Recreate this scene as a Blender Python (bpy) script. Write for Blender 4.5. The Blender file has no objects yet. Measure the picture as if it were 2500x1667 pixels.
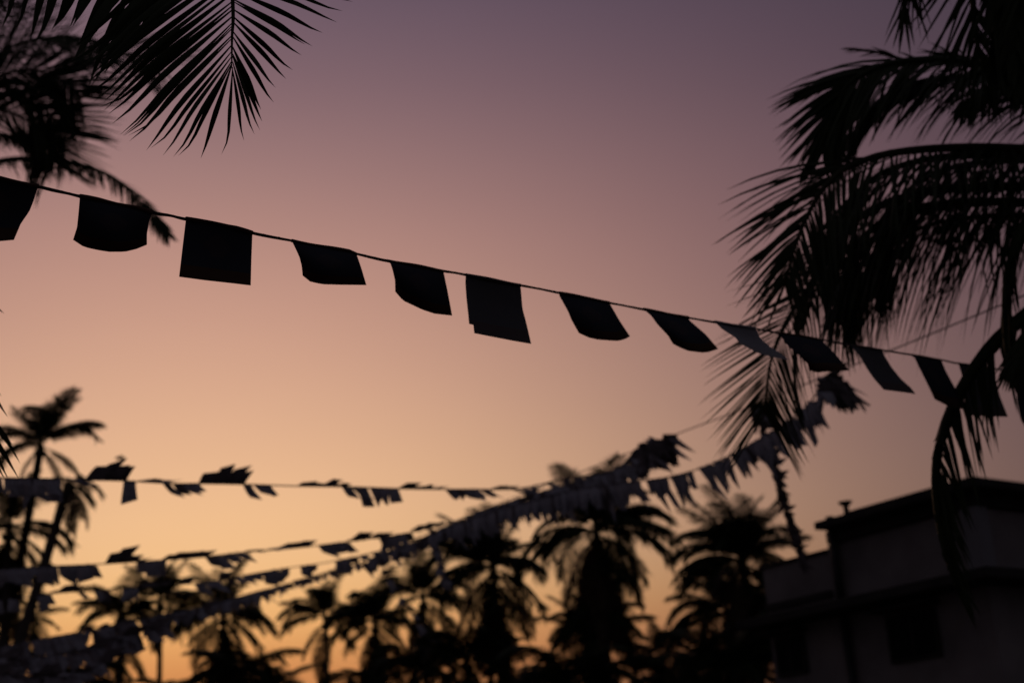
import bpy, math, random
from mathutils import Vector, Matrix
R = math.radians
random.seed(11)
SC = bpy.context.scene
COL = SC.collection

# ------------------------------------------------------------------ camera
EYE = Vector((0, 0, 1.6))
PITCH, ROLL, LENS = R(19.0), R(4.0), 50.0
IW, IH = 2500.0, 1667.0
FPX = IW * LENS / 36.0
fwd = Vector((0, math.cos(PITCH), math.sin(PITCH)))
rt0 = Vector((1, 0, 0))
up0 = rt0.cross(fwd)
CUP = (up0 * math.cos(ROLL) + rt0 * math.sin(ROLL)).normalized()
CRT = (rt0 * math.cos(ROLL) - up0 * math.sin(ROLL)).normalized()
cam_d = bpy.data.cameras.new('camera')
cam = bpy.data.objects.new('camera', cam_d)
COL.objects.link(cam)
cam.matrix_world = Matrix(((CRT.x, CUP.x, -fwd.x, EYE.x), (CRT.y, CUP.y, -fwd.y, EYE.y),
                           (CRT.z, CUP.z, -fwd.z, EYE.z), (0, 0, 0, 1)))
cam_d.lens = LENS
cam_d.sensor_width = 36
cam_d.clip_start = 0.1
cam_d.clip_end = 6000
cam_d.dof.use_dof = True
cam_d.dof.focus_distance = 6.5
cam_d.dof.aperture_fstop = 1.65
SC.camera = cam
def P(x, y, d):
    """point of the place at the distance d (metres along the view) on the line of sight x, y"""
    return EYE + (fwd + CRT * ((x - IW / 2) / FPX) + CUP * ((IH / 2 - y) / FPX)) * d
def ray(x, y):
    return (P(x, y, 1.0) - EYE).normalized()

# ------------------------------------------------------------------ sky after sunset
SC.view_settings.view_transform = 'Standard'
SC.view_settings.look = 'None'
SC.view_settings.exposure = 0
SC.view_settings.gamma = 1
SC.view_settings.use_curve_mapping = False
SC.cycles.use_denoising = True
SC.cycles.max_bounces = 5
def lin(c):
    return [(v / 255 / 12.92) if v / 255 <= .04045 else ((v / 255 + .055) / 1.055) ** 2.4 for v in c]
GLOW = ray(430, 1500)
KG = (11.0, 11.6, 8.9)          # how fast red, green and blue fade away from the glow
AMB = (.034, .030, .038)
SKYCOL = [(0, (112, 91, 103)), (200, (130, 102, 108)), (400, (158, 122, 119)), (600, (184, 140, 128)),
          (800, (203, 156, 135)), (1000, (220, 172, 141)), (1200, (236, 187, 143)), (1350, (242, 192, 140)),
          (1480, (240, 183, 118)), (1580, (226, 158, 95)), (1667, (206, 134, 80))]
world = bpy.data.worlds.new('World')
SC.world = world
world.use_nodes = True
nt = world.node_tree
nt.nodes.clear()
def nn(t, **k):
    n = nt.nodes.new(t)
    for a, b in k.items():
        setattr(n, a, b)
    return n
def mth(op, a, b=None, c=None):
    n = nn('ShaderNodeMath', operation=op)
    for i, v in enumerate((a, b, c)):
        if v is None: continue
        if isinstance(v, (int, float)): n.inputs[i].default_value = v
        else: nt.links.new(v, n.inputs[i])
    return n.outputs[0]
tc = nn('ShaderNodeTexCoord')
sep = nn('ShaderNodeSeparateXYZ')
nt.links.new(tc.outputs['Generated'], sep.inputs[0])
dt = nn('ShaderNodeVectorMath', operation='DOT_PRODUCT')
nt.links.new(tc.outputs['Generated'], dt.inputs[0])
dt.inputs[1].default_value = GLOW
gc = nn('ShaderNodeCombineXYZ')
for ch in range(3):
    nt.links.new(mth('EXPONENT', mth('MULTIPLY', mth('SUBTRACT', dt.outputs['Value'], 1.0), KG[ch])), gc.inputs[ch])
elev = mth('DIVIDE', mth('ARCSINE', sep.outputs['Z']), R(90))        # 0 horizon .. 1 zenith
ramp = nn('ShaderNodeValToRGB')
ramp.color_ramp.interpolation = 'B_SPLINE'
nt.links.new(elev, ramp.inputs[0])
st = []
for y, c in SKYCOL:
    d = ray(600, y)
    st.append((math.asin(d.z) / R(90), [max(0.0, (l - a) / math.exp(kk * (d.dot(GLOW) - 1))) for l, a, kk in zip(lin(c), AMB, KG)]))
st.sort(key=lambda s: s[0])
st = [(0.0, [v * .8 for v in st[0][1]])] + st + [(.52, [.17, .115, .16]), (1.0, [.08, .07, .12])]
els = ramp.color_ramp.elements
while len(els) > 1: els.remove(els[-1])
els[0].position = st[0][0]; els[0].color = (*st[0][1], 1)
for p, c in st[1:]:
    e = els.new(p); e.color = (*c, 1)
mul = nn('ShaderNodeVectorMath', operation='MULTIPLY')
nt.links.new(ramp.outputs[0], mul.inputs[0]); nt.links.new(gc.outputs[0], mul.inputs[1])
# faint uneven veil of high haze
nz = nn('ShaderNodeTexNoise'); nz.inputs['Scale'].default_value = 2.2; nz.inputs['Detail'].default_value = 3
mp = nn('ShaderNodeMapping'); mp.inputs['Scale'].default_value = (1, 1, 4)
nt.links.new(tc.outputs['Generated'], mp.inputs[0]); nt.links.new(mp.outputs[0], nz.inputs['Vector'])
veil = mth('ADD', mth('MULTIPLY', nz.outputs[0], .10), .95)
mul2 = nn('ShaderNodeVectorMath', operation='SCALE')
nt.links.new(mul.outputs[0], mul2.inputs[0]); nt.links.new(veil, mul2.inputs['Scale'])
add = nn('ShaderNodeVectorMath', operation='ADD')
nt.links.new(mul2.outputs[0], add.inputs[0]); add.inputs[1].default_value = AMB
bg = nn('ShaderNodeBackground'); bg.inputs['Strength'].default_value = 1.0
nt.links.new(add.outputs[0], bg.inputs[0])
wo = nn('ShaderNodeOutputWorld')
nt.links.new(bg.outputs[0], wo.inputs[0])

# ------------------------------------------------------------------ materials
def mat(name, col, rough=.8, var=.25, scale=6, bump=0.0, spec=.25, stretch=(1, 1, 1), metal=0.0):
    m = bpy.data.materials.new(name); m.use_nodes = True
    t = m.node_tree; b = t.nodes['Principled BSDF']
    b.inputs['Roughness'].default_value = rough
    b.inputs['Specular IOR Level'].default_value = spec
    b.inputs['Metallic'].default_value = metal
    c = t.nodes.new('ShaderNodeTexCoord'); mp_ = t.nodes.new('ShaderNodeMapping'); mp_.inputs['Scale'].default_value = stretch
    n = t.nodes.new('ShaderNodeTexNoise'); n.inputs['Scale'].default_value = scale; n.inputs['Detail'].default_value = 5
    r = t.nodes.new('ShaderNodeValToRGB')
    r.color_ramp.elements[0].position = .3; r.color_ramp.elements[1].position = .7
    r.color_ramp.elements[0].color = (*[v * (1 - var) for v in col], 1)
    r.color_ramp.elements[1].color = (*[min(1, v * (1 + var)) for v in col], 1)
    t.links.new(c.outputs['Object'], mp_.inputs[0]); t.links.new(mp_.outputs[0], n.inputs['Vector'])
    t.links.new(n.outputs[0], r.inputs[0]); t.links.new(r.outputs[0], b.inputs['Base Color'])
    if bump:
        bp = t.nodes.new('ShaderNodeBump'); bp.inputs['Strength'].default_value = bump
        bp.inputs['Distance'].default_value = .02
        t.links.new(n.outputs[0], bp.inputs['Height']); t.links.new(bp.outputs[0], b.inputs['Normal'])
    return m
LEAF = mat('palm_leaf', (.040, .055, .022), .6, .3, 3)
LEAF_OLD = mat('palm_leaf_dry', (.07, .05, .028), .8, .3, 3)
STALK = mat('palm_stalk', (.06, .06, .03), .6, .3, 5)
BARK = mat('palm_bark', (.10, .085, .07), .9, .35, 4, .6, stretch=(1, 1, 6))
CORD = mat('cord_twine', (.06, .05, .045), .9, .2, 40)
WIRE = mat('wire_grey', (.07, .065, .06), .7, .2, 10)
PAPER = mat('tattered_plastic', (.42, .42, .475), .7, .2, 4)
PAPER_DIM = mat('tattered_plastic_dull_shaded', (.15, .13, .135), .7, .3, 4)  # brown upblown scraps; on the garland and clumps a painted shade tone
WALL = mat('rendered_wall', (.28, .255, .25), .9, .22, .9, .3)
WALLB = mat('rendered_wall_side', (.27, .27, .285), .9, .2, .7, .3)
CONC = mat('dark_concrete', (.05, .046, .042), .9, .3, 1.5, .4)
GLASS = mat('window_glass', (.01, .01, .011), .6, .1, 1, spec=.1)
METAL = mat('dull_metal', (.05, .05, .05), .6, .3, 5)
GROUND = mat('soil', (.09, .07, .05), .95, .35, .4, .5)
def cloth(name, base, band, emblem):
    m = bpy.data.materials.new(name); m.use_nodes = True
    t = m.node_tree; b = t.nodes['Principled BSDF']
    b.inputs['Roughness'].default_value = .85; b.inputs['Specular IOR Level'].default_value = .15
    uv = t.nodes.new('ShaderNodeUVMap'); s = t.nodes.new('ShaderNodeSeparateXYZ')
    t.links.new(uv.outputs[0], s.inputs[0])
    lt = t.nodes.new('ShaderNodeMath'); lt.operation = 'LESS_THAN'; lt.inputs[1].default_value = .22
    t.links.new(s.outputs['Y'], lt.inputs[0])
    mx = t.nodes.new('ShaderNodeMix'); mx.data_type = 'RGBA'
    mx.inputs['A'].default_value = (*base, 1); mx.inputs['B'].default_value = (*band, 1)
    t.links.new(lt.outputs[0], mx.inputs['Factor'])
    ds = t.nodes.new('ShaderNodeVectorMath'); ds.operation = 'DISTANCE'; ds.inputs[1].default_value = (.5, .6, 0)
    t.links.new(uv.outputs[0], ds.inputs[0])
    nz_ = t.nodes.new('ShaderNodeTexNoise'); nz_.inputs['Scale'].default_value = 9
    t.links.new(uv.outputs[0], nz_.inputs['Vector'])
    a = t.nodes.new('ShaderNodeMath'); a.operation = 'ADD'
    t.links.new(ds.outputs['Value'], a.inputs[0])
    k = t.nodes.new('ShaderNodeMath'); k.operation = 'MULTIPLY'; k.inputs[1].default_value = .18
    t.links.new(nz_.outputs[0], k.inputs[0]); t.links.new(k.outputs[0], a.inputs[1])
    l2 = t.nodes.new('ShaderNodeMath'); l2.operation = 'LESS_THAN'; l2.inputs[1].default_value = .27
    t.links.new(a.outputs[0], l2.inputs[0])
    mx2 = t.nodes.new('ShaderNodeMix'); mx2.data_type = 'RGBA'
    t.links.new(l2.outputs[0], mx2.inputs['Factor']); t.links.new(mx.outputs['Result'], mx2.inputs['A'])
    mx2.inputs['B'].default_value = (*emblem, 1)
    t.links.new(mx2.outputs['Result'], b.inputs['Base Color'])
    return m
FLAG_A = cloth('flag_cloth_navy', (.055, .062, .082), (.11, .062, .042), (.08, .072, .085))
FLAG_B = cloth('flag_cloth_grey', (.14, .145, .155), (.15, .13, .125), (.148, .15, .158))
FLAG_C = cloth('flag_cloth_slate', (.36, .37, .40), (.36, .36, .38), (.36, .368, .395))

# ------------------------------------------------------------------ object helpers
def tag(o, label=None, cat=None, group=None, kind=None):
    for k, v in (('label', label), ('category', cat), ('group', group), ('kind', kind)):
        if v: o[k] = v
    return o
def empty(name, loc):
    o = bpy.data.objects.new(name, None); COL.objects.link(o); o.location = loc
    o.empty_display_size = .3
    return o
def mobj(name, verts, faces, m, parent=None, origin=None, smooth=False, uvs=None):
    """one mesh object; verts in world coordinates. origin = world position of its pivot"""
    if origin is None:
        origin = Vector(verts[0]) if parent is None else WPOS.get(parent.name, Vector((0, 0, 0)))
    origin = Vector(origin)
    me = bpy.data.meshes.new(name)
    me.from_pydata([Vector(v) - origin for v in verts], [], faces)
    if uvs:
        ul = me.uv_layers.new(name='UVMap')
        for lp in me.loops: ul.data[lp.index].uv = uvs[lp.vertex_index]
    if smooth:
        for p in me.polygons: p.use_smooth = True
    for x in (m if isinstance(m, (list, tuple)) else [m]): me.materials.append(x)
    o = bpy.data.objects.new(name, me); COL.objects.link(o)
    if parent: o.parent = parent
    base = WPOS.get(parent.name, Vector((0, 0, 0))) if parent else Vector((0, 0, 0))
    o.location = origin - base
    WPOS[o.name] = origin
    return o
WPOS = {}
def root(name, loc, label, cat, group=None):
    o = empty(name, loc); tag(o, label, cat, group); WPOS[o.name] = Vector(loc)
    return o
def spline(pts, n):
    """Catmull-Rom through pts, n points out"""
    q = [Vector(p) for p in pts]
    q = [q[0] * 2 - q[1]] + q + [q[-1] * 2 - q[-2]]
    out = []
    m = len(q) - 3
    for i in range(n):
        u = i / (n - 1) * m
        k = min(int(u), m - 1); f = u - k
        a, b, c, d = q[k:k + 4]
        out.append(.5 * ((2 * b) + (c - a) * f + (2 * a - 5 * b + 4 * c - d) * f * f + (3 * b - a - 3 * c + d) * f ** 3))
    return out
def tube(pts, rad, sides=6, V=None, F=None):
    V = [] if V is None else V; F = [] if F is None else F
    o = len(V)
    for i, p in enumerate(pts):
        t = (pts[min(i + 1, len(pts) - 1)] - pts[max(i - 1, 0)]).normalized()
        a = t.cross(Vector((0, 0, 1)) if abs(t.z) < .9 else Vector((1, 0, 0))).normalized()
        b = t.cross(a)
        r = rad(i / (len(pts) - 1)) if callable(rad) else rad
        for k in range(sides):
            w = 2 * math.pi * k / sides
            V.append(p + (a * math.cos(w) + b * math.sin(w)) * r)
    n = len(pts)
    for i in range(n - 1):
        for k in range(sides):
            F.append((o + i * sides + k, o + i * sides + (k + 1) % sides, o + (i + 1) * sides + (k + 1) % sides, o + (i + 1) * sides + k))
    F.append(tuple(o + k for k in range(sides))[::-1]); F.append(tuple(o + (n - 1) * sides + k for k in range(sides)))
    return V, F
def box(V, F, o, ax, ay, az):
    """box with corner o and edge vectors ax, ay, az"""
    k = len(V)
    for a in (0, 1):
        for b in (0, 1):
            for c in (0, 1):
                V.append(Vector(o) + ax * a + ay * b + az * c)
    F += [(k, k + 1, k + 3, k + 2), (k + 4, k + 6, k + 7, k + 5), (k, k + 4, k + 5, k + 1), (k + 2, k + 3, k + 7, k + 6),
          (k, k + 2, k + 6, k + 4), (k + 1, k + 5, k + 7, k + 3)]
DOWN = Vector((0, 0, -1))
def blade(pts, width, nrm, V, F, keel=.25, prof=None):
    """folded palm leaflet along pts: two faces wide with a keel"""
    o = len(V); n = len(pts)
    for i, p in enumerate(pts):
        t = (pts[min(i + 1, n - 1)] - pts[max(i - 1, 0)]).normalized()
        s = t.cross(nrm)
        if s.length < 1e-4: s = t.orthogonal()
        s.normalize(); u = s.cross(t)
        f = i / (n - 1)
        w = width * .5 * (prof(f) if prof else min(1, .35 + f * 3.2) * (1 - f) ** .62 + .02)
        V += [p - s * w, p + u * (w * keel), p + s * w]
    for i in range(n - 1):
        a = o + i * 3; b = a + 3
        F += [(a, a + 1, b + 1, b), (a + 1, a + 2, b + 2, b + 1)]
def frond_parts(pts, n0, n1, pairs, length, a0, a1, droop, width, rnd, start=.16, sag=.6, jit=.12, segs=4, lprof=None, sides=(1, 1), thin=0.0, twist=.5):
    """leaflets of a frond along the rachis points; returns a list of (V, F)"""
    n = len(pts); out = []
    for i in range(pairs):
        f = start + (1 - start) * (i + .5) / pairs
        u = f * (n - 1); k = min(int(u), n - 2)
        b = pts[k].lerp(pts[k + 1], u - k)
        t = (pts[k + 1] - pts[k]).normalized()
        N = n0.lerp(n1, min(1, max(0, f * 1.25 - .1)))
        s = t.cross(N)
        if s.length < 1e-3: continue
        s.normalize()
        g = (f - start) / (1 - start)
        L0 = length * (lprof(g) if lprof else (min(1, .55 + g * 2.2) * (1 - .62 * max(0, g - .35) ** 1.5 / .52)))
        al = a0 + (a1 - a0) * g
        for sd in (-1, 1):
            if sides[0 if sd < 0 else 1] == 0: continue
            if rnd.random() < thin: continue
            a = al + rnd.gauss(0, jit)
            L = L0 * rnd.uniform(.86, 1.08) * sides[0 if sd < 0 else 1]
            d0 = (s * sd * math.sin(a) + t * math.cos(a) + N.normalized() * rnd.uniform(-.12, .2)).normalized()
            dr = (droop[0] + (droop[1] - droop[0]) * min(1, g * 1.3) if isinstance(droop, tuple) else droop) * rnd.uniform(.7, 1.3)
            p = b.copy(); lp = [p]
            for q in range(segs):
                h = (q + .6) / segs
                d = (d0 + DOWN * (dr * (.35 + sag * h * 1.6))).normalized()
                p = p + d * (L / segs); lp.append(p)
            wn = (N + s * sd * rnd.uniform(-twist, twist) + Vector((rnd.uniform(-.3, .3), rnd.uniform(-.3, .3), 0))).normalized()
            V, F = [], []
            blade(lp, width * rnd.uniform(.75, 1.15), wn, V, F)
            out.append((V, F))
    return out
def place_frond(parent, ctrl, n0, n1, pairs, length, a0, a1, droop, width, seed, r0=.035, separate=False, m=LEAF, n=26, **k):
    rnd = random.Random(seed)
    pts = spline(ctrl, n)
    V, F = tube(pts, lambda f: r0 * (1 - .85 * f) + .003, 6)
    lv = frond_parts(pts, n0, n1, pairs, length, a0, a1, droop, width, rnd, **k)
    if separate:
        fr = mobj('frond', V, F, STALK, parent, origin=pts[0], smooth=True)
        for lv_, lf_ in lv:
            mobj('leaflet', lv_, lf_, m, fr, origin=lv_[1], smooth=True)
    else:
        for a, b in lv:
            o = len(V); V += a; F += [tuple(q + o for q in f) for f in b]
        fr = mobj('frond', V, F, m, parent, origin=pts[0], smooth=True)
    return fr
TOCAM = -fwd
UPV = Vector((0, 0, 1))
def PX(lst, d=None):
    return [P(q[0], q[1], q[2] if len(q) > 2 else d) for q in lst]
def trunk(parent, top, foot, r0, r1, bend, seed=0, name='trunk', rings=26):
    rnd = random.Random(seed)
    top = Vector(top); foot = Vector(foot)
    mid = (top + foot) / 2 + Vector(bend)
    pts = spline([foot, foot.lerp(top, .25) + Vector(bend) * .75, mid, foot.lerp(top, .75) + Vector(bend) * .75, top], rings * 2)
    def rad(f):
        i = int(round(f * (rings * 2 - 1)))
        return (r0 + (r1 - r0) * f + max(0, .06 - f) * r0 * 9) * (1.05 if i % 2 else .97)
    V, F = tube(pts, rad, 10)
    return mobj(name, V, F, BARK, parent, smooth=False)

# ------------------------------------------------------------------ ground
V, F = [], []
N = 40
def gx(i): s = (i / N * 2 - 1); return math.copysign(abs(s) ** 3, s) * 3000
for j in range(N + 1):
    for i in range(N + 1):
        x, y = gx(i), gx(j)
        r = math.hypot(x, y)
        V.append(Vector((x, y, .25 * math.sin(x * .05) * math.cos(y * .04) * min(1, r / 60))))
for j in range(N):
    for i in range(N):
        a = j * (N + 1) + i
        F.append((a, a + 1, a + N + 2, a + N + 1))
tag(mobj('ground', V, F, GROUND, origin=(0, 0, 0), smooth=True), kind='structure', label='dark bare soil under the palms')

# ------------------------------------------------------------------ house on the right
ud = ray(-1296, 2130); ud.z = 0; ud.normalize()           # along the long wall, away to the left
vd = Vector((-ud.y, ud.x, 0))
if vd.x < 0: vd = -vd                                      # along the side wall, away to the right
C0 = P(2380, 1163, 27.0)
H = C0.z
ZV = Vector((0, 0, 1))
OVER = .55
def on_plane(x, y, p0, nrm):
    r = ray(x, y); return EYE + r * ((p0 - EYE).dot(nrm) / r.dot(nrm))
def uz(x, y, inset=OVER):
    """position along the long wall and height of the wall point on a line of sight"""
    q = on_plane(x, y, C0 + vd * inset, vd)
    return (q - C0).dot(ud), q.z
house_loc = C0 + ud * 4 + vd * 4; house_loc.z = 0
house = root('house', house_loc, 'dark two storey house with a flat overhanging roof and a lower parapet wing', 'house')
def hb(name, u0, u1, v0, v1, z0, z1, m, parent=house, label=None):
    V, F = [], []
    o = Vector((C0.x, C0.y, 0)) + ud * u0 + vd * v0 + ZV * z0
    box(V, F, o, ud * (u1 - u0), vd * (v1 - v0), ZV * (z1 - z0))
    ob = mobj(name, V, F, m, parent)
    bv = ob.modifiers.new('edge', 'BEVEL'); bv.width = .015; bv.segments = 1
    if label: ob['label'] = label
    return ob
uEnd = (on_plane(1985, 1270, C0, vd) - C0).dot(ud)
uW, zW = uz(2016, 1310)
uP, zP = uz(1868, 1384)
_, zP2 = uz(2022, 1350)
_, zL = uz(2300, 1440)
_, zL2 = uz(1900, 1522)
print('HOUSE', round(H, 2), 'uEnd', round(uEnd, 2), 'uW', round(uW, 2), 'uP', round(uP, 2), 'zP', round(zP, 2), round(zP2, 2), 'zL', round(zL, 2), round(zL2, 2))
zl = (zL + zL2) / 2; zp = (zP + zP2) / 2
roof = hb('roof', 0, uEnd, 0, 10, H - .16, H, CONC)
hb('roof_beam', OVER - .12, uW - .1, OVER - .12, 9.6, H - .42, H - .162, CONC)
hb('roof_coping', .25, uEnd - .7, .25, 9.5, H + .002, H + .10, CONC)
hb('upper_wall', OVER, uW, OVER, 9.5, zl + .12, H - .422, WALL)
hb('parapet_wall', uW + .003, uP + .12, OVER + .02, 9.3, zl + .12, zp, WALL)
hb('parapet_coping', uW + .006, uP + .2, OVER - .05, OVER + .18, zp + .002, zp + .07, CONC)
hb('ledge', -.1, uP + .3, -.28, 9.7, zl - .08, zl + .118, CONC)
hb('lower_wall', OVER, uP + .12, OVER, 9.5, 0, zl - .082, WALL)
hb('corner_column', OVER - .1, OVER + .28, OVER - .1, OVER + .28, zl + .121, H - .423, WALLB)
hb('wall_band', uW + .02, uP + .12, OVER - .06, OVER + .018, zp - .95, zp - .8, CONC)
# rain pipe down both storeys
for zz in ((zl + .13, zp + .7), (0.1, zl - .09)):
    uu, _ = uz(2062, 1450)
    o = Vector((C0.x, C0.y, 0)) + ud * uu + vd * (OVER - .13)
    V, F = tube([o + ZV * zz[0], o + ZV * ((zz[0] + zz[1]) / 2), o + ZV * zz[1]], .09, 10)
    mobj('rain_pipe', V, F, METAL, house, smooth=True)
def window(x0, x1, y0, y1, xc, yc):
    u0, _ = uz(x1, yc); u1, _ = uz(x0, yc)
    _, za = uz(xc, y0); _, zb = uz(xc, y1)
    u0, u1 = min(u0, u1), max(u0, u1)
    fr = hb('window', u0, u1, OVER - .05, OVER - .004, zb, za, GLASS)
    for a, b, c, d in ((u0 - .08, u0 - .002, zb, za), (u1 + .002, u1 + .08, zb, za), ((u0 + u1) / 2 - .03, (u0 + u1) / 2 + .03, zb + .002, za - .002),
                       (u0 - .08, u1 + .08, za + .002, za + .08), (u0 - .08, u1 + .08, zb - .08, zb - .002)):
        hb('window_frame', a, b, OVER - .08, OVER - .003, c, d, CONC, fr)
    hb('window_hood', u0 - .2, u1 + .2, OVER - .5, OVER - .002, za + .12, za + .2, CONC, fr)
window(2178, 2288, 1500, 1602, 2230, 1550)
window(1905, 1965, 1560, 1640, 1930, 1600)
# side wall window
ob = hb('window', OVER - .05, OVER - .004, 2.2, 3.6, zl - 2.1, zl - .8, GLASS)
# roof vent: a short pipe with a cowl
uu, _ = uz(2067, 1250, .5)
o = Vector((C0.x, C0.y, H + .102)) + ud * uu + vd * .5
V, F = tube([o, o + ZV * .1, o + ZV * .2], .06, 10)
V, F = tube([o + ZV * .19, o + ZV * .22, o + ZV * .27], lambda f: .09 + .07 * f, 10, V, F)
mobj('vent_pipe', V, F, METAL, house)

# ------------------------------------------------------------------ far coconut palms
LIB = {}
def lib_frond(kind, var):
    key = (kind, var)
    if key in LIB: return LIB[key]
    rnd = random.Random(hash(kind) % 1000 + var * 17 + int(kind) * 3)
    L = 4.0; e = R(kind + rnd.uniform(-5, 5)); n = 16
    bend = {85: 45, 61: 28, 41: 50, 65: 85, 45: 110, 25: 105, 5: 85, -20: 62, -45: 42, -70: 22}[kind] * rnd.uniform(.85, 1.15)
    p = Vector((0, 0, 0)); pts = [p]; yaw = 0; dy = R(rnd.uniform(-14, 14))
    for i in range(n):
        f = (i + 1) / n
        ee = e - R(bend) * f ** 1.5
        yaw += dy / n
        ee = max(ee, R(-88))
        p = p + Vector((math.cos(ee) * math.cos(yaw), math.cos(ee) * math.sin(yaw), math.sin(ee))) * (L / n)
        pts.append(p)
    V, F = tube(pts, lambda f: .05 * (1 - .85 * f) + .006, 5)
    nn0 = Vector((-math.sin(e), 0, math.cos(e)))
    for a, b in frond_parts(pts, nn0, Vector((-.5, 0, .9)) if kind > -30 else nn0, 116, 1.3, R(66), R(38), .42 if kind > -30 else .35, .062, rnd,
                            start=.14, sag=.7, jit=.08, segs=3, twist=.3):
        o = len(V); V += a; F += [tuple(q + o for q in f) for f in b]
    me = bpy.data.meshes.new('frond')
    me.from_pydata(V, [], F); me.materials.append(LEAF if kind > -30 else LEAF_OLD)
    LIB[key] = me
    return me
def palm(px, py, d, size, label, fronds=None, lean=(0, 0), nrand=16, seed=0, bend=(0, 0, 0), tr=.17, low=-70, hi=85, skirt=0):
    rnd = random.Random(seed * 31 + 5)
    top = P(px, py, d)
    foot = Vector((top.x + lean[0], top.y + lean[1], -.1))
    t = root('palm_tree', Vector((foot.x, foot.y, 0)), label, 'palm tree', 'coconut palms behind the bunting')
    trunk(t, top, foot, tr * 1.35, tr * .85, bend, seed)
    # crown shaft / fruit cluster
    V, F = tube([top - UPV * .5 * size, top, top + UPV * .35 * size], lambda f: (.20 - .1 * f) * size, 8)
    mobj('crown_heart', V, F, STALK, t)
    fl = list(fronds or [])
    classes = [k for k in (85, 41, 65, 25, 45, 5, 61, 25, -20, 45, 5, -45, 41, 65, -70) if low <= k <= hi]
    nrand = int(nrand * 1.8) + 1; size *= .97 if px > 1000 else 1.0
    for i in range(nrand):
        fl.append((rnd.uniform(0, 360) if i % 2 else (i * 137.5) % 360, classes[i % len(classes)], rnd.uniform(.8, 1.05)))
    for j, (az, kind, s) in enumerate(fl):
        o = bpy.data.objects.new('frond', lib_frond(kind, j % 3)); COL.objects.link(o)
        o.parent = t; o.location = top - WPOS[t.name] + UPV * (kind / 90 * .3 * size)
        o.rotation_euler = (R(rnd.uniform(-14, 14)), 0, R(az)); o.scale = (size * s,) * 3
    for j in range(skirt):      # old fronds hanging down along the trunk
        o = bpy.data.objects.new('frond', lib_frond((-45, -70, -20)[j % 3], j % 3)); COL.objects.link(o)
        o.parent = t; o.location = top - WPOS[t.name] - UPV * (.2 + 3.2 * (j / skirt))
        o.rotation_euler = (R(rnd.uniform(-20, 20)), R(rnd.uniform(-8, 8)), R(j * 137.5 + rnd.uniform(-20, 20))); o.scale = (size * rnd.uniform(.6, .95),) * 3
    # young coconuts under the crown
    V, F = [], []
    for k in range(6):
        a = k * 1.05 + seed; c = top + Vector((math.cos(a) * .28, math.sin(a) * .28, -.45 - .1 * (k % 2))) * size
        V, F = tube([c + UPV * .13, c + UPV * .06, c - UPV * .06, c - UPV * .14], lambda f: .12 * math.sin(.35 + f * 2.4), 6, V, F)
    tag(mobj('coconut_bunch', V, F, STALK, t))
    return t
palm(100, 1088, 62, .70, 'tall slim palm with upright fronds at far left, rising above the highest thin bunting',
     [(180, 61, .85), (165, 61, .8), (0, 61, 1.0), (15, 61, .9), (100, 85, .9), (-20, 85, 1), (0, 41, 1.0), (-5, 45, 1.0), (4, 45, 1.05), (170, 25, .8), (190, 41, .8), (-20, -45, .8), (200, -45, .8)],
     lean=(-3.6, 0), nrand=5, seed=1, bend=(.35, 0, 0), tr=.19)
palm(168, 1176, 58, .56, 'leaning palm whose bare slanting trunk is the rightmost of the left pair',
     [(0, -45, .9), (-20, -20, .7), (10, -70, 1), (180, 5, .6), (30, 5, .5), (-60, -70, .9), (160, 45, .5), (0, 25, .5), (20, -20, .7), (180, -45, .6), (-40, -45, .8), (60, -45, .7)], lean=(-5.2, 0), nrand=0, seed=2, bend=(.3, 0, 0), tr=.21, hi=5)
palm(22, 1290, 60, .75, 'shaggy palm at the left edge below the highest thin bunting',
     [(5, 25, 1.1), (0, 5, .9), (170, 25, 1), (200, 5, 1), (20, -45, 1), (160, -70, 1)], nrand=8, seed=3, skirt=12)
palm(10, 1545, 70, .8, 'low palm in the bottom left corner behind the two bare trunks', None, nrand=14, seed=4)
palm(296, 1496, 84, .78, 'palm with rounded crown left of its smaller twin behind the lowest left bunting',
     [(180, 25, 1), (180, 45, 1), (10, 45, .9), (160, 65, .8)], nrand=12, seed=5, hi=65, skirt=8)
palm(392, 1468, 88, .78, 'palm with spiky upright fronds touching the second lowest thin bunting',
     [(0, 61, 1.1), (180, 61, 1), (20, 65, 1), (10, 45, 1), (150, 65, 1), (90, 85, .8), (-10, 5, .8), (200, 5, .9)], nrand=8, seed=6)
palm(545, 1500, 80, .88, 'broad bushy palm directly under the thick fringed bunting, left of the small fountain shaped palm',
     [(0, 25, 1), (180, 25, 1), (10, 5, 1)], nrand=15, seed=7, skirt=16)
palm(795, 1512, 92, .86, 'small fountain shaped palm standing alone in the gap of bright sky',
     [(175, 45, 1), (185, 25, 1), (5, 45, 1), (-5, 25, 1.0), (95, 85, .9), (170, 65, .9)], nrand=8, seed=8)
palm(915, 1520, 88, .88, 'dense dark palm right beside the small fountain shaped palm',
     [(180, 25, 1), (170, 45, .9), (80, 85, .8), (5, 25, .9)], nrand=14, seed=9, skirt=14)
palm(1033, 1462, 80, .85, 'narrow palm with one tall upright frond under the knot of bunting',
     [(90, 85, 1.05), (180, 85, 1), (0, 61, .9), (175, 45, .9), (5, 45, 1), (10, 25, 1)], nrand=12, seed=10, skirt=10)
palm(1205, 1385, 70, .95, 'large shaggy palm left of the tallest middle palm',
     [(90, 85, 1), (180, 61, 1), (0, 61, 1.05), (0, 85, .95), (180, 41, .9), (110, 65, 1.05), (70, 65, 1), (175, 25, .9), (5, 25, .8), (180, 5, .9), (0, -20, 1), (180, -45, 1)], nrand=16, seed=11, skirt=26)
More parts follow.
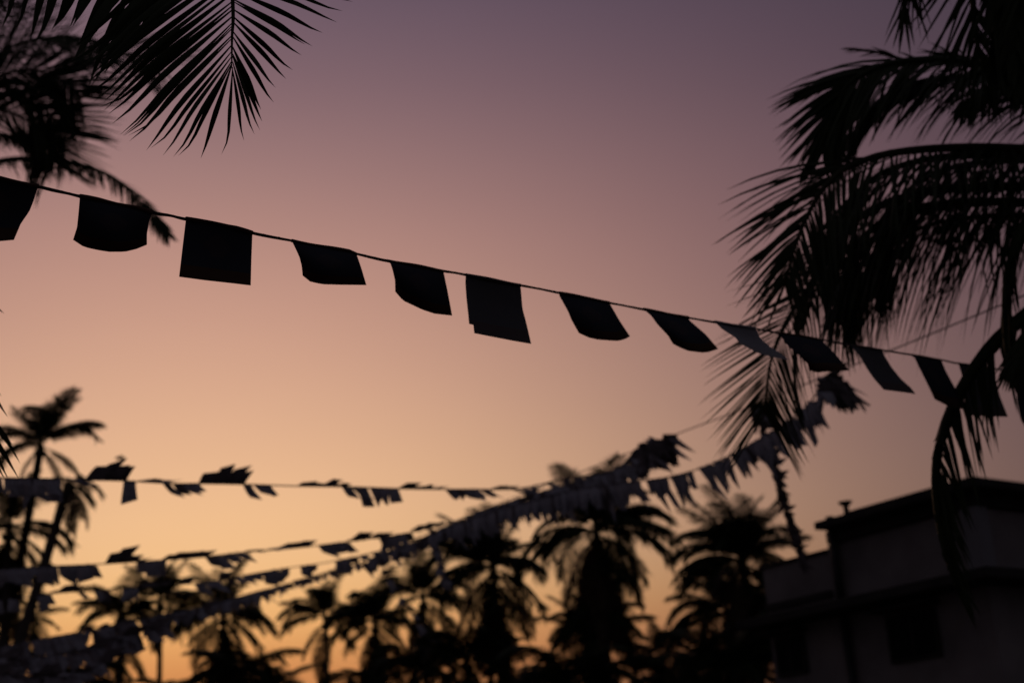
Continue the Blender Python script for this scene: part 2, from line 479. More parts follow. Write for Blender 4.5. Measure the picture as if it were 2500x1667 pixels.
palm(1455, 1300, 60, .93, 'tallest middle palm whose crown pokes through the thick bunting',
     [(178, 25, 1.12), (2, 45, 1.02), (0, 25, 1.15), (-4, 5, 1.1), (184, 5, 1.0), (90, 85, .95), (120, 85, .95), (60, 85, .9), (100, 65, .9),
      (-60, -45, 1), (-90, -70, 1.1), (-120, -70, 1), (-100, -45, 1), (10, -45, 1)], nrand=14, seed=12, skirt=26)
palm(1612, 1600, 85, .72, 'low palm in the dip between the tallest middle palm and the one beside the house',
     [(175, 45, .9), (10, 25, .9)], nrand=11, seed=13)
palm(1815, 1372, 62, .85, 'thick leafy palm directly left of the house under the hanging garland',
     [(90, 85, 1.05), (180, 61, 1.1), (170, 61, 1.2), (0, 61, 1.1), (10, 61, 1.0), (200, 85, 1.1), (0, 41, 1), (120, 65, 1.15), (60, 65, 1.1), (165, 65, 1.1), (180, 45, 1.1), (178, 25, 1.1), (15, 65, 1.05), (0, 45, .9), (100, 85, 1.0)],
     nrand=16, seed=14, skirt=26)
palm(1775, 1500, 66, .9, 'dark low palm crowded against the trunk of the one beside the house', [(180, 25, 1), (170, 5, 1)], nrand=16, seed=15, skirt=18)
palm(675, 1670, 78, .75, 'low bushy palm in front of the small fountain shaped palm', None, nrand=13, seed=16, hi=45)
palm(1010, 1640, 75, .85, 'low palm at the bottom under the narrow palm with the upright frond', None, nrand=13, seed=17, hi=65, skirt=10)
palm(1140, 1610, 68, .8, 'low shaggy palm at the bottom filling the foot of the large shaggy one', None, nrand=16, seed=18, hi=65, skirt=10)
palm(1275, 1690, 72, .7, 'bottom palm in the notch between the two biggest middle palms', None, nrand=12, seed=19, hi=65)
palm(1450, 1560, 60, .7, 'dark palm crown straight below the tallest middle palm', None, nrand=18, seed=20, hi=65, skirt=12)
palm(420, 1690, 80, .65, 'low palm at the bottom between the spiky palm and the broad bushy palm', None, nrand=12, seed=21, hi=45)
palm(1660, 1690, 66, .9, 'low palm at the bottom left of the foot of the house', None, nrand=15, seed=22, hi=65, skirt=12)
palm(180, 1665, 60, .7, 'low dark palm at the bottom under the overlapping left buntings', None, nrand=14, seed=23, hi=45)
palm(590, 1640, 74, .85, 'dark bottom palm straight below the broad bushy palm', None, nrand=15, seed=24, hi=45, skirt=10)
palm(855, 1650, 86, .7, 'thin bottom palm below the dense dark palm', None, nrand=9, seed=25, hi=25)

palm(1400, 1690, 56, 1.0, 'dark palm along the bottom edge, left of the foot of the tallest middle palm', None, nrand=16, seed=27, hi=65)
palm(1790, 1650, 55, 1.0, 'dark palm along the bottom edge against the near corner of the house wing', None, nrand=16, seed=29, hi=65)

# ------------------------------------------------------------------ palm out of focus at the upper left
top = P(-120, 300, 22)
pl = root('palm_tree', Vector((top.x, top.y, 0)), 'blurred palm whose dense fronds enter from the upper left edge, behind the near frond', 'palm tree')
trunk(pl, top, (top.x - .6, top.y + .3, -.1), .26, .17, (-.3, 0, 0), 41)
D = 22
toc = (TOCAM * .7 + UPV * .5).normalized()
place_frond(pl, PX([(-120, 430), (0, 394), (90, 388), (190, 400), (280, 436), (345, 495), (382, 540), (412, 580)], D), UPV, toc, 70, .52, R(56), R(34), (1.4, .5), .05, 1, r0=.05, start=.1)
place_frond(pl, PX([(-120, 300), (0, 262), (110, 196), (210, 148), (300, 130), (375, 148)], D), (UPV + TOCAM * .5), toc, 84, 1.35, R(56), R(40), .28, .040, 2, r0=.05, start=.1, jit=.05, twist=.2, lprof=lambda g: .8 + .3 * math.sin(g * 3) - .15 * g)
place_frond(pl, PX([(-120, 290), (0, 168), (34, 77), (57, 0), (85, -120)], D), TOCAM, TOCAM, 56, 1.15, R(62), R(40), .15, .035, 3, start=.1, segs=3)
place_frond(pl, PX([(-120, 310), (-20, 270), (60, 290), (105, 335), (128, 395)], D), toc, TOCAM, 56, 1.2, R(50), R(42), .15, .045, 4, start=.1, jit=.05, twist=.2, lprof=lambda g: .8 + .3 * math.sin(g * 3) - .15 * g)
place_frond(pl, PX([(-120, 310), (-40, 210), (60, 170), (140, 190), (200, 240)], D), toc, TOCAM, 76, 1.35, R(50), R(42), .12, .045, 5, start=.1, jit=.05, twist=.2, lprof=lambda g: .8 + .3 * math.sin(g * 3) - .15 * g)
place_frond(pl, PX([(-120, 310), (-60, 250), (30, 230), (110, 270), (165, 330)], D), UPV, TOCAM, 70, 1.25, R(50), R(42), .12, .05, 6, start=.1, jit=.05, twist=.2, lprof=lambda g: .8 + .3 * math.sin(g * 3) - .15 * g)
place_frond(pl, PX([(-120, 300), (-60, 320), (20, 330), (70, 350), (112, 388)], D), UPV, toc, 50, .5, R(60), R(30), .6, .055, 7, start=.1)
place_frond(pl, PX([(-120, 300), (-60, 180), (40, 110), (150, 90), (260, 110)], D - .4), UPV, toc, 60, .95, R(55), R(25), .8, .05, 8, start=.1)
place_frond(pl, PX([(-120, 290), (-90, 160), (-40, 60), (10, 0), (60, -60)], D), toc, TOCAM, 60, .9, R(55), R(30), .4, .04, 9, start=.1)
for k, q in enumerate(([(-120, 300), (-300, 180), (-520, 260), (-620, 480)], [(-120, 300), (-260, 340), (-380, 500), (-420, 700)], [(-120, 300), (-160, 60), (-260, -120), (-380, -180)])):
    place_frond(pl, PX(q, D + k), UPV, UPV, 46, .9, R(55), R(25), .8, .06, 60 + k, start=.1)

# ------------------------------------------------------------------ big palm on the right
top = P(2790, 470, 12)
pr = root('palm_tree', Vector((top.x, top.y, 0)), 'big palm with long drooping fronds hanging in from the upper right edge', 'palm tree')
trunk(pr, top, (top.x + .5, top.y, -.1), .24, .16, (.2, 0, 0), 42)
D = 12
side = (TOCAM * .8 + UPV * .4).normalized()
# the large arching frond with a visible midrib
place_frond(pr, PX([(2790, 470, 12), (2620, 380, 12), (2450, 362, 11.9), (2300, 362, 11.8), (2170, 375, 11.7), (2085, 402, 11.7), (2022, 445, 11.6), (1972, 525, 11.6), (1938, 610, 11.6), (1915, 700, 11.6)]),
            UPV, (TOCAM + CRT * -.25), 68, 1.22, R(62), R(30), (1.3, .32), .038, 11, r0=.045, separate=True, start=.08, sag=.6, segs=5, jit=.1)
# the frond whose tip hangs as a fan behind the flags
place_frond(pr, PX([(2790, 480, 12.6), (2560, 490, 12.7), (2350, 500, 12.8), (2170, 540, 12.8), (2030, 640, 12.8), (1940, 750, 12.8), (1888, 860, 12.8), (1872, 950, 12.8), (1868, 1010, 12.8)]),
            UPV, TOCAM, 82, .95, R(60), R(30), (1.3, .04), .024, 12, r0=.04, separate=True, start=.08, sag=.4, segs=5, jit=.035,
            lprof=lambda g: min(1, .7 + g * 2) * (1 - .25 * g * g))
# others
place_frond(pr, PX([(2790, 470, 12.2), (2600, 500, 12.2), (2450, 492, 12.2), (2300, 497, 12.2), (2190, 520, 12.2), (2110, 575, 12.2), (2065, 660, 12.2), (2045, 760, 12.2)]),
            UPV, UPV, 90, 1.5, R(60), R(28), 1.5, .036, 13, r0=.045, start=.06, segs=5, thin=.06, jit=.2)
place_frond(pr, PX([(2790, 470, 12.2), (2640, 300, 12.0), (2480, 185, 11.9), (2330, 150, 11.9), (2200, 152, 11.9), (2110, 180, 11.9), (2055, 225, 11.9), (2022, 300, 11.9), (2010, 370, 11.9)]),
            UPV, (TOCAM + CRT * -.2), 120, .95, R(46), R(24), (1.5, .25), .042, 14, r0=.05, start=.08, segs=5, jit=.12)
place_frond(pr, PX([(2790, 470, 12.4), (2640, 290, 12.4), (2480, 205, 12.4), (2330, 190, 12.4), (2200, 215, 12.4), (2120, 270, 12.4), (2080, 330, 12.4)]),
            UPV, UPV, 90, .75, R(44), R(18), .8, .055, 15, r0=.05, start=.08, segs=4, jit=.12)
place_frond(pr, PX([(2790, 470, 12.8), (2600, 330, 12.8), (2450, 215, 12.8), (2330, 135, 12.8), (2230, 150, 12.8), (2150, 130, 12.8), (2080, 120, 12.8)]),
            UPV, UPV, 40, .30, R(30), R(14), .25, .035, 16, r0=.035, start=.3, segs=4, thin=.2)
place_frond(pr, PX([(2790, 470, 11.6), (2690, 280, 11.6), (2600, 200, 11.6), (2500, 195, 11.6), (2410, 215, 11.6), (2360, 250, 11.6)]),
            UPV, toc, 56, .62, R(55), R(25), 1.0, .045, 17, r0=.04, start=.1, segs=4, thin=.1, jit=.25)
place_frond(pr, PX([(2790, 470, 12.9), (2560, 520, 13), (2380, 530, 13), (2240, 560, 13), (2140, 640, 13), (2080, 740, 13)]),
            UPV, UPV, 60, 1.35, R(60), R(28), 1.6, .034, 18, r0=.035, start=.1, segs=4, thin=.25, jit=.25)
place_frond(pr, PX([(2790, 470, 12.4), (2600, 390, 12.3), (2430, 378, 12.3), (2270, 388, 12.3), (2140, 430, 12.3), (2065, 510, 12.3), (2020, 610, 12.3), (1995, 710, 12.3)]),
            UPV, UPV + TOCAM * .6, 110, 1.35, R(60), R(26), (1.5, .6), .034, 25, r0=.045, start=.06, segs=5, jit=.12)
place_frond(pr, PX([(2790, 470, 12.9), (2600, 400, 13), (2420, 395, 13), (2290, 420, 13), (2200, 480, 13), (2150, 570, 13), (2130, 650, 13)]),
            UPV, UPV, 80, 1.45, R(60), R(26), 1.5, .034, 26, r0=.04, start=.06, segs=5, jit=.15)
# edge-on dark frond above the garland
place_frond(pr, PX([(2790, 470, 12.5), (2450, 455, 12.5), (2210, 480, 12.5), (2060, 560, 12.5), (1985, 680, 12.5), (1945, 820, 12.5), (1940, 930, 12.5), (1955, 1015, 12.5)]),
            UPV, (CRT * .9 + TOCAM * .3), 80, .42, R(44), R(14), .6, .035, 19, r0=.045, start=.12, segs=4, jit=.12)
# thick stalk hanging near the right edge
place_frond(pr, PX([(2790, 470, 11.8), (2640, 460, 11.6), (2530, 520, 11.5), (2478, 610, 11.4), (2460, 700, 11.4), (2456, 790, 11.4), (2462, 870, 11.4), (2478, 930, 11.4)]),
            CRT, CRT, 60, .42, R(22), R(12), .8, .05, 20, r0=.075, start=.3, segs=4, jit=.1)
# low frond sweeping down in front of the house
place_frond(pr, PX([(2790, 520, 12.2), (2640, 660, 12), (2530, 750, 11.9), (2450, 815, 11.8), (2390, 885, 11.8), (2335, 975, 11.8), (2298, 1070, 11.8), (2284, 1160, 11.8), (2290, 1260, 11.8), (2312, 1360, 11.8), (2345, 1450, 11.8)]),
            UPV, TOCAM, 90, .85, R(58), R(22), 1.0, .042, 21, r0=.085, start=.1, segs=5, jit=.16, sides=(1, .16), thin=.1)
place_frond(pr, PX([(2790, 480, 11.4), (2660, 620, 11.3), (2570, 740, 11.2), (2510, 830, 11.2), (2470, 900, 11.2)]),
            UPV, toc, 40, .55, R(45), R(20), .9, .045, 22, r0=.04, start=.2, segs=4, jit=.25)
place_frond(pr, PX([(2790, 470, 12), (2850, 700, 12.2), (2890, 950, 12.4), (2900, 1150, 12.5)]), CRT, CRT, 40, .7, R(35), R(14), .6, .042, 23, start=.2)
place_frond(pr, PX([(2790, 470, 12), (2980, 300, 12.2), (3200, 330, 12.4), (3350, 560, 12.5)]), UPV, UPV, 50, .9, R(50), R(24), 1, .042, 24, start=.2)
# a second palm higher up, whose hanging fronds fill the top right corner
top = P(2860, -420, 10.6)
pt = root('palm_tree', Vector((top.x, top.y, 0)), 'palm above the top right corner, only its hanging frond tips in view', 'palm tree')
trunk(pt, top, (top.x + .6, top.y - .2, -.1), .22, .16, (.3, 0, 0), 43)
place_frond(pt, PX([(2860, -420, 10.6), (2600, -480, 10.7), (2450, -320, 10.8), (2385, -130, 10.9), (2376, 20, 11), (2392, 130, 11), (2430, 210, 11)]),
            toc, TOCAM, 50, .85, R(44), R(20), .25, .04, 31, r0=.05, start=.2, segs=4, sides=(.9, 1), thin=.2)
place_frond(pt, PX([(2860, -420, 10.4), (2640, -400, 10.5), (2500, -240, 10.6), (2440, -60, 10.6), (2430, 80, 10.6), (2450, 190, 10.6)]),
            toc, (CRT + TOCAM), 70, .62, R(38), R(14), .5, .06, 32, r0=.06, start=.2, segs=4, jit=.1)
place_frond(pt, PX([(2860, -420, 10.4), (2700, -380, 10.5), (2560, -240, 10.6), (2500, -60, 10.6), (2480, 80, 10.6), (2490, 220, 10.6)]),
            toc, TOCAM, 80, .55, R(42), R(18), .5, .07, 33, r0=.06, start=.2, segs=4, jit=.1)
place_frond(pt, PX([(2860, -420, 10.8), (2600, -560, 10.9), (2380, -460, 11), (2270, -240, 11.1), (2225, -60, 11.1), (2205, 60, 11.1)]),
            toc, TOCAM, 56, .75, R(30), R(14), .3, .03, 34, r0=.035, start=.2, segs=4, jit=.14, thin=.3)

# ------------------------------------------------------------------ near palm (upper left), its leaflets one by one
top = P(-760, -1050, 6.6)
pn = root('palm_tree', Vector((top.x, top.y, 0)), 'nearest palm, its sharp black frond hanging from the top edge left of centre', 'palm tree')
trunk(pn, top, (top.x - .3, top.y, -.1), .2, .14, (-.2, 0, 0), 44)
Z = 2.6133
def zp_(x, y, d): return P(x / Z, y / Z, d)
def near_leaf(fr, bx, by, tx, ty, w, d0=6.3, dd=0.0, bow=0.0, curl=0.0, m=LEAF):
    b = zp_(bx, by, d0); t = zp_(tx, ty, d0 + dd)
    ax = t - b; L = ax.length
    s = ax.cross(TOCAM).normalized()
    pts = []
    n = 9
    for i in range(n):
        f = i / (n - 1)
        off = bow * 4 * f * (1 - f) * L + curl * L * max(0, f - .75) ** 2 * 3
        pts.append(b + ax * f + s * off + DOWN * (.012 * L * math.sin(f * math.pi * 2)) + TOCAM * (.06 * L * math.sin(f * math.pi)))
    V, F = [], []
    nr = (TOCAM + s * RND.uniform(-.35, .35)).normalized()
    blade(pts, w, nr, V, F, keel=.35, prof=lambda f: (.22 + .95 * math.sin(min(1, f / .58) * math.pi / 2) ** 1.2) * (1 - max(0, (f - .45) / .55) ** 1.7) + .02)
    return mobj('leaflet', V, F, m, fr, origin=b, smooth=True)
RND = random.Random(5)
ctrl = [P(-760, -1050, 6.6), P(-300, -1320, 6.5), P(150, -1180, 6.4), P(430, -760, 6.35), P(545, -300, 6.3)] + [zp_(1484, 0, 6.3), zp_(1480, 250, 6.3), zp_(1478, 430, 6.3)]
pts = spline(ctrl, 60)
V, F = tube(pts, lambda f: .022 * (1 - f) ** 1.0 + .0026, 8)
f1 = mobj('frond', V, F, STALK, pn, origin=pts[0], smooth=True)
LFT = [(1484, 430, 1452, 990, .020, -.01), (1476, 425, 1293, 1015, .026, -.005), (1476, 412, 1183, 1022, .020, .004), (1478, 392, 1142, 1018, .022, .012),
       (1478, 362, 1068, 1008, .024, .016), (1478, 330, 1008, 980, .020, .012), (1478, 290, 947, 970, .030, .016), (1480, 246, 880, 915, .022, .012),
       (1480, 228, 865, 935, .026, .014), (1480, 184, 840, 908, .026, .012), (1480, 168, 812, 896, .018, .008), (1480, 150, 800, 885, .024, .012),
       (1481, 108, 750, 820, .030, .014), (1481, 66, 718, 760, .030, .014), (1481, 40, 692, 752, .026, .012), (1482, 12, 672, 728, .030, .012),
       (1482, -40, 676, 668, .034, .014), (1482, -90, 612, 690, .026, .012), (1483, -130, 596, 640, .032, .012), (1484, -190, 560, 566, .036, .012),
       (1485, -250, 575, 520, .036, .014), (1486, -320, 530, 500, .036, .014), (1488, -380, 470, 470, .036, .014), (1490, -440, 640, 380, .034, .01), (1492, -500, 500, 330, .036, .012)]
for bx, by, tx, ty, w, bow in LFT:
    near_leaf(f1, bx, by, tx, ty, w * .84, dd=RND.uniform(-.25, .15), bow=bow + RND.uniform(-.004, .004), curl=RND.uniform(.1, .45))
RGT = [(1480, 430, 1538, 900, .018, -.03), (1484, 395, 1603, 865, .020, -.02), (1484, 360, 1642, 838, .018, -.02), (1484, 345, 1664, 780, .024, -.02),
       (1484, 300, 1656, 705, .028, -.02), (1485, 235, 1728, 665, .024, -.02), (1485, 200, 1742, 572, .022, -.016), (1485, 140, 1815, 515, .024, -.02),
       (1485, 105, 1849, 467, .026, -.02), (1485, 60, 1911, 370, .024, -.025), (1485, 10, 1940, 300, .018, -.02), (1485, -5, 1980, 315, .024, -.025),
       (1486, -60, 2048, 235, .026, -.025), (1486, -120, 2145, 160, .024, -.02), (1487, -170, 2175, 107, .024, -.02), (1488, -230, 2238, 48, .024, -.02),
       (1489, -290, 2300, -20, .024, -.02), (1490, -350, 2340, -90, .024, -.02), (1492, -420, 2370, -160, .024, -.02)]
for bx, by, tx, ty, w, bow in RGT:
    near_leaf(f1, bx, by, tx, ty, w * .84, dd=RND.uniform(-.2, .2), bow=bow, curl=-RND.uniform(.1, .3))
# second near frond, its leaflets hanging steeply from above the frame
ctrl = [P(-760, -1050, 6.6), P(-350, -900, 6.7), P(50, -640, 6.8), P(300, -380, 6.9), P(430, -170, 6.9), P(470, -60, 6.9)]
pts = spline(ctrl, 40)
V, F = tube(pts, lambda f: .022 * (1 - f) + .003, 8)
f2 = mobj('frond', V, F, STALK, pn, origin=pts[0], smooth=True)
SEC = [(60, -700, -60, 120), (110, -640, -10, 160), (230, -620, 60, 190), (330, -560, 135, 215), (430, -520, 203, 262), (520, -480, 266, 292), (600, -430, 362, 205), (660, -400, 380, 190),
       (720, -360, 455, 180), (760, -330, 478, 168), (820, -300, 508, 300), (850, -280, 530, 360), (880, -240, 470, 420), (910, -230, 565, 560), (950, -200, 620, 560),
       (985, -160, 700, 480), (1010, -140, 735, 430), (1040, -120, 760, 380), (1070, -90, 860, 300), (1100, -60, 900, 250), (1130, -70, 980, 160), (1160, -40, 1030, 90),
       (1000, -150, 640, 350), (930, -220, 560, 240), (870, -260, 590, 280)]
for bx, by, tx, ty in SEC:
    near_leaf(f2, bx, by, tx, ty, RND.uniform(.034, .05), d0=6.9, dd=RND.uniform(-.3, .1), bow=RND.uniform(-.012, .02), curl=RND.uniform(0, .4))
for k in range(10):      # the far side of the same frond, out of the picture
    near_leaf(f2, 200 + k * 90, -640 + k * 50, 620 + k * 90, -560 + k * 60, .035, d0=6.9)
# third near frond hanging just outside the left edge
ctrl = [P(-760, -1050, 6.6), P(-640, -500, 7.6), P(-420, 100, 8.2), P(-270, 560, 8.4), P(-190, 860, 8.5), P(-165, 1000, 8.5)]
pts = spline(ctrl, 40)
V, F = tube(pts, lambda f: .024 * (1 - f) + .003, 8)
f3 = mobj('frond', V, F, STALK, pn, origin=pts[0], smooth=True)
for bx, by, tx, ty in [(-235, 640, -30, 735), (-250, 600, 5, 757), (-220, 700, -6, 850), (-210, 760, 52, 1122), (-205, 790, 49, 1160), (-200, 820, 40, 1150), (-195, 850, 22, 1163), (-190, 880, 12, 1163), (-185, 900, 10, 1140),
                       (-180, 930, -8, 1190), (-178, 950, -30, 1210), (-175, 970, -60, 1230), (-170, 1000, -120, 1250), (-200, 830, 30, 1080), (-215, 740, 18, 1010), (-225, 710, 2, 960)]:
    b = Vector((bx, by)); 
    near_leaf(f3, bx * Z + 120, by * Z, tx * Z + 28, ty * Z, .05, d0=8.2, bow=RND.uniform(.035, .06), curl=.2)
for k in range(18):
    u = k / 17; near_leaf(f3, (-640 + 450 * u) * Z, (-450 + 1350 * u) * Z, (-900 + 500 * u) * Z, (-150 + 1450 * u) * Z, .035, d0=7.8 + .6 * u)
# rest of the crown, outside the picture
for k, q in enumerate(([(-760, -1050, 6.6), (-1000, -1300, 6.8), (-1400, -1200, 7), (-1600, -800, 7)], [(-760, -1050, 6.6), (-850, -1300, 7.4), (-800, -1400, 8.6), (-700, -1100, 9.6)], [(-760, -1050, 6.6), (-900, -800, 6.6), (-1050, -300, 6.8), (-1100, 100, 7)])):
    place_frond(pn, PX(q), UPV, UPV, 46, .7, R(55), R(25), .8, .04, 90 + k, start=.12)

# ------------------------------------------------------------------ the sharp bunting
def inv_depth(x): return .172 - (x + 100) / 2600 * (.172 - .078)
def DM(x): return 1 / inv_depth(x)
ROPE = [(-420, 346), (-200, 392), (-100, 413), (0, 435), (93, 455), (140, 466), (195, 479), (287, 498), (372, 518.5), (410, 525), (454, 534.5), (525, 544), (616, 568), (712, 587.5), (790, 603), (870, 619.5), (942, 635.5),
        (1020, 649.5), (1082, 661), (1137, 670.5), (1271, 696), (1365, 714.5), (1488, 739), (1570, 754.5), (1681, 775.5), (1745, 786), (1845, 802), (1899, 812), (2000, 828), (2073, 841), (2154, 854), (2216, 864), (2298, 878),
        (2339, 886.5), (2425, 899), (2488, 909), (2600, 927), (2760, 950)]
rope_pts = spline([P(x, y, DM(x)) for x, y in ROPE], 190)
main = root('bunting', P(1137, 670.5, DM(1137)), 'sharp string of large square black flags sloping from left edge down to right', 'bunting')
V, F = tube(rope_pts, .0056, 6)
mobj('cord', V, F, CORD, main, origin=rope_pts[0], smooth=True)
# second strand, hanging a little slack between the flags
sl = [p - UPV * (.004 + .004 * abs(math.sin(i * .33))) + TOCAM * .004 for i, p in enumerate(rope_pts)]
V, F = tube(sl, .003, 5)
mobj('cord_strand', V, F, CORD, main, origin=sl[0], smooth=True)
# fibre wound round the cord
hel = []
for i, p in enumerate(rope_pts[:-1]):
    for j in range(3):
        a = (i * 3 + j) * 1.1
        hel.append(p.lerp(rope_pts[i + 1], j / 3) + (UPV * math.cos(a) + TOCAM * math.sin(a)) * .0055)
V, F = tube(hel, .0022, 4)
mobj('cord_fibre', V, F, CORD, main, origin=hel[0])
FLAGS = [
 # top, right, bottom (left to right), left, material, bulge
 ([(-88, 416), (0, 434), (72, 451), (93, 454)], [(93, 454), (83, 488), (72, 516), (51, 546), (34, 586)], [(-100, 578), (0, 589), (34, 586)], [(-88, 416), (-100, 578)], FLAG_A, .05),
 ([(195, 479), (235, 485.7), (287, 498.2), (331.7, 506), (371.8, 518.5)], [(371.8, 518.5), (363.5, 543.7), (358.8, 571.4), (358.8, 597.6)],
  [(178.3, 585.7), (204.5, 603), (235, 610), (265, 615), (304, 615), (331.7, 608.7), (358.8, 597.6)], [(195, 479), (192, 516), (188, 554.8), (178.3, 585.7)], FLAG_A, -.07),
 ([(454, 534), (489, 538), (525, 543.7), (553, 551.5), (580, 557), (616.4, 568)], [(616.4, 568), (614, 629), (612.2, 697)], [(437.2, 675.8), (497.5, 684), (566.6, 691.6), (612.2, 697)], [(454, 534), (445.5, 604.5), (437.2, 675.8)], FLAG_A, .03),
 ([(712, 587.5), (760, 597), (781, 601), (863.3, 614.5), (870.4, 620)], [(870.4, 620), (882.4, 654.9), (894.6, 696)], [(738.8, 672.8), (757.2, 687.7), (787, 694.2), (828.7, 695.4), (894.6, 696)], [(712, 587.5), (723, 610.2), (731, 628), (736.4, 649), (738.8, 672.8)], FLAG_A, -.08),
 ([(945, 636), (1019.4, 649.5), (1082.5, 661.5)], [(1082.5, 661.5), (1092.4, 708.5), (1104, 770.5)], [(964.9, 712), (983.6, 733.8), (1031.3, 756.2), (1061, 766), (1104, 770.5)], [(945, 636), (953.8, 644.2), (959.2, 662.3), (964.3, 684.7), (964.9, 712)], FLAG_A, -.07),
 ([(1137, 669.8), (1201, 682.6), (1271, 695.8)], [(1271, 695.8), (1275.6, 753.2), (1284.5, 786), (1297, 839.6)], [(1147, 811), (1159.4, 813.7), (1192, 820.2), (1245.8, 830.7), (1297, 839.6)], [(1137, 669.8), (1136, 690.6), (1138.5, 726.4), (1143, 768), (1147, 811)], FLAG_B, .03),
 ([(1365, 714.2), (1416, 724), (1440, 728), (1487.7, 739)], [(1487.7, 739), (1513, 783.2), (1538.3, 821)], [(1413.2, 813), (1437, 824), (1460.9, 829.4), (1508.5, 832.4), (1526.4, 827.9), (1538.3, 821)], [(1365, 714.2), (1365.5, 722), (1386.4, 759.4), (1395.3, 781.7), (1413.2, 813)], FLAG_A, -.07),
 ([(1570.5, 754.5), (1621.7, 763.8), (1680.7, 775.4)], [(1680.7, 775.4), (1683.5, 782), (1723, 816), (1753.7, 851.7)], [(1642.6, 839.2), (1657.5, 847.2), (1678.3, 856.2), (1711, 860.6), (1729, 859.8), (1753.7, 851.7)], [(1570.5, 754.5), (1590.4, 771.3), (1603.8, 790.6), (1630.7, 819), (1642.6, 839.2)], FLAG_A, -.07),
 ([(1745.3, 785.6), (1800, 794), (1845, 802)], [(1845, 802), (1857, 826.4), (1881, 847.2), (1901.7, 859.2), (1925, 878)], [(1806, 838.3), (1851, 862), (1889.8, 872.6), (1925, 878)], [(1745.3, 785.6), (1761.7, 802.6), (1794.5, 823.4), (1806, 838.3)], FLAG_C, .05),
 ([(1899, 812), (1951, 819), (1984, 825.5), (2005, 829)], [(2005, 829), (2037.8, 862.2), (2074, 904.3)], [(1976.5, 904.3), (1994.4, 909.4), (2027.6, 906), (2074, 904.3)], [(1899, 812), (1923, 844.4), (1951, 867.3), (1971.4, 887.8), (1976.5, 904.3)], FLAG_A, -.07),
 ([(2073.5, 841), (2114.3, 848), (2154.3, 854)], [(2154.3, 854), (2157.4, 864.8), (2178, 898), (2198.5, 923.5), (2224, 946.4), (2235.5, 961.7)], [(2157.7, 951.5), (2193.4, 956), (2235.5, 961.7)], [(2073.5, 841), (2097.7, 867.3), (2116.8, 900.5), (2134.7, 926), (2157.7, 951.5)], FLAG_B, .05),
 ([(2216.3, 864), (2257, 871.5), (2298, 878)], [(2298, 878), (2308, 903), (2328.6, 941.3), (2362, 1000)], [(2281.9, 974.5), (2318, 993), (2362, 1000)], [(2216.3, 864), (2232, 872), (2244.4, 898), (2264.8, 938.8), (2281.9, 974.5)], FLAG_A, -.06),
 ([(2339.3, 886.5), (2370, 891), (2425, 899)], [(2425, 899), (2432, 930), (2441, 967), (2461, 1017.3)], [(2372, 1014), (2420, 1016.6), (2461, 1017.3)], [(2339.3, 886.5), (2347.7, 913), (2353.6, 938.8), (2359, 967), (2372, 1014)], FLAG_B, .04),
 ([(2488, 909), (2530, 916), (2575, 923)], [(2575, 923), (2590, 1000), (2610, 1062)], [(2505, 1045), (2560, 1056), (2610, 1062)], [(2488, 909), (2481.6, 974), (2492, 1025), (2505, 1045)], FLAG_A, .04),
]
def poly_at(pl_, f):
    ls = [math.dist(pl_[i], pl_[i + 1]) for i in range(len(pl_) - 1)]; tot = sum(ls); t = f * tot
    for i, l in enumerate(ls):
        if t <= l or i == len(ls) - 1:
            k = t / l if l else 0
            return Vector((pl_[i][0] + (pl_[i + 1][0] - pl_[i][0]) * k, pl_[i][1] + (pl_[i + 1][1] - pl_[i][1]) * k))
        t -= l
NG = 14
for fi, (T_, R_, B_, L_, m_, bul) in enumerate(FLAGS):
    V, UV, F = [], [], []
    tl, tr_, bl, br = Vector(T_[0]), Vector(T_[-1]), Vector(B_[0]), Vector(B_[-1])
    rn = random.Random(fi)
    for j in range(NG + 1):
        v = j / NG
        for i in range(NG + 1):
            u = i / NG
            c = poly_at(T_, u) * (1 - v) + poly_at(B_, u) * v + poly_at(L_, v) * (1 - u) + poly_at(R_, v) * u \
                - (tl * (1 - u) * (1 - v) + tr_ * u * (1 - v) + bl * (1 - u) * v + br * u * v)
            topx = poly_at(T_, u).x
            d = DM(topx)
            d += bul * math.sin(v * math.pi * .5) * (.5 + 1.2 * math.sin(u * math.pi)) + .006 * math.sin(u * 9 + fi) * v
            # cloth turned by the wind: the lower hem swings out toward or away from the eye
            d += (.16 if bul < 0 else -.10) * v * v
            V.append(P(c.x, c.y, d)); UV.append((u, 1 - v))
    for j in range(NG):
        for i in range(NG):
            if fi == 5 and j >= NG - 2 and i < 1: continue            # torn corner
            a = j * (NG + 1) + i
            F.append((a, a + 1, a + NG + 2, a + NG + 1))
    mobj('flag', V, F, m_, main, origin=V[0], smooth=True, uvs=UV)
    # hem folded over the cord
    hp = [P(*poly_at(T_, k / 8), DM(poly_at(T_, k / 8).x) - .004) for k in range(9)]
    V, F = tube(hp, lambda f: .0085 + .002 * math.sin(f * 7 + fi), 6)
    mobj('hem', V, F, m_, COL.objects[-1], origin=hp[0], smooth=True)

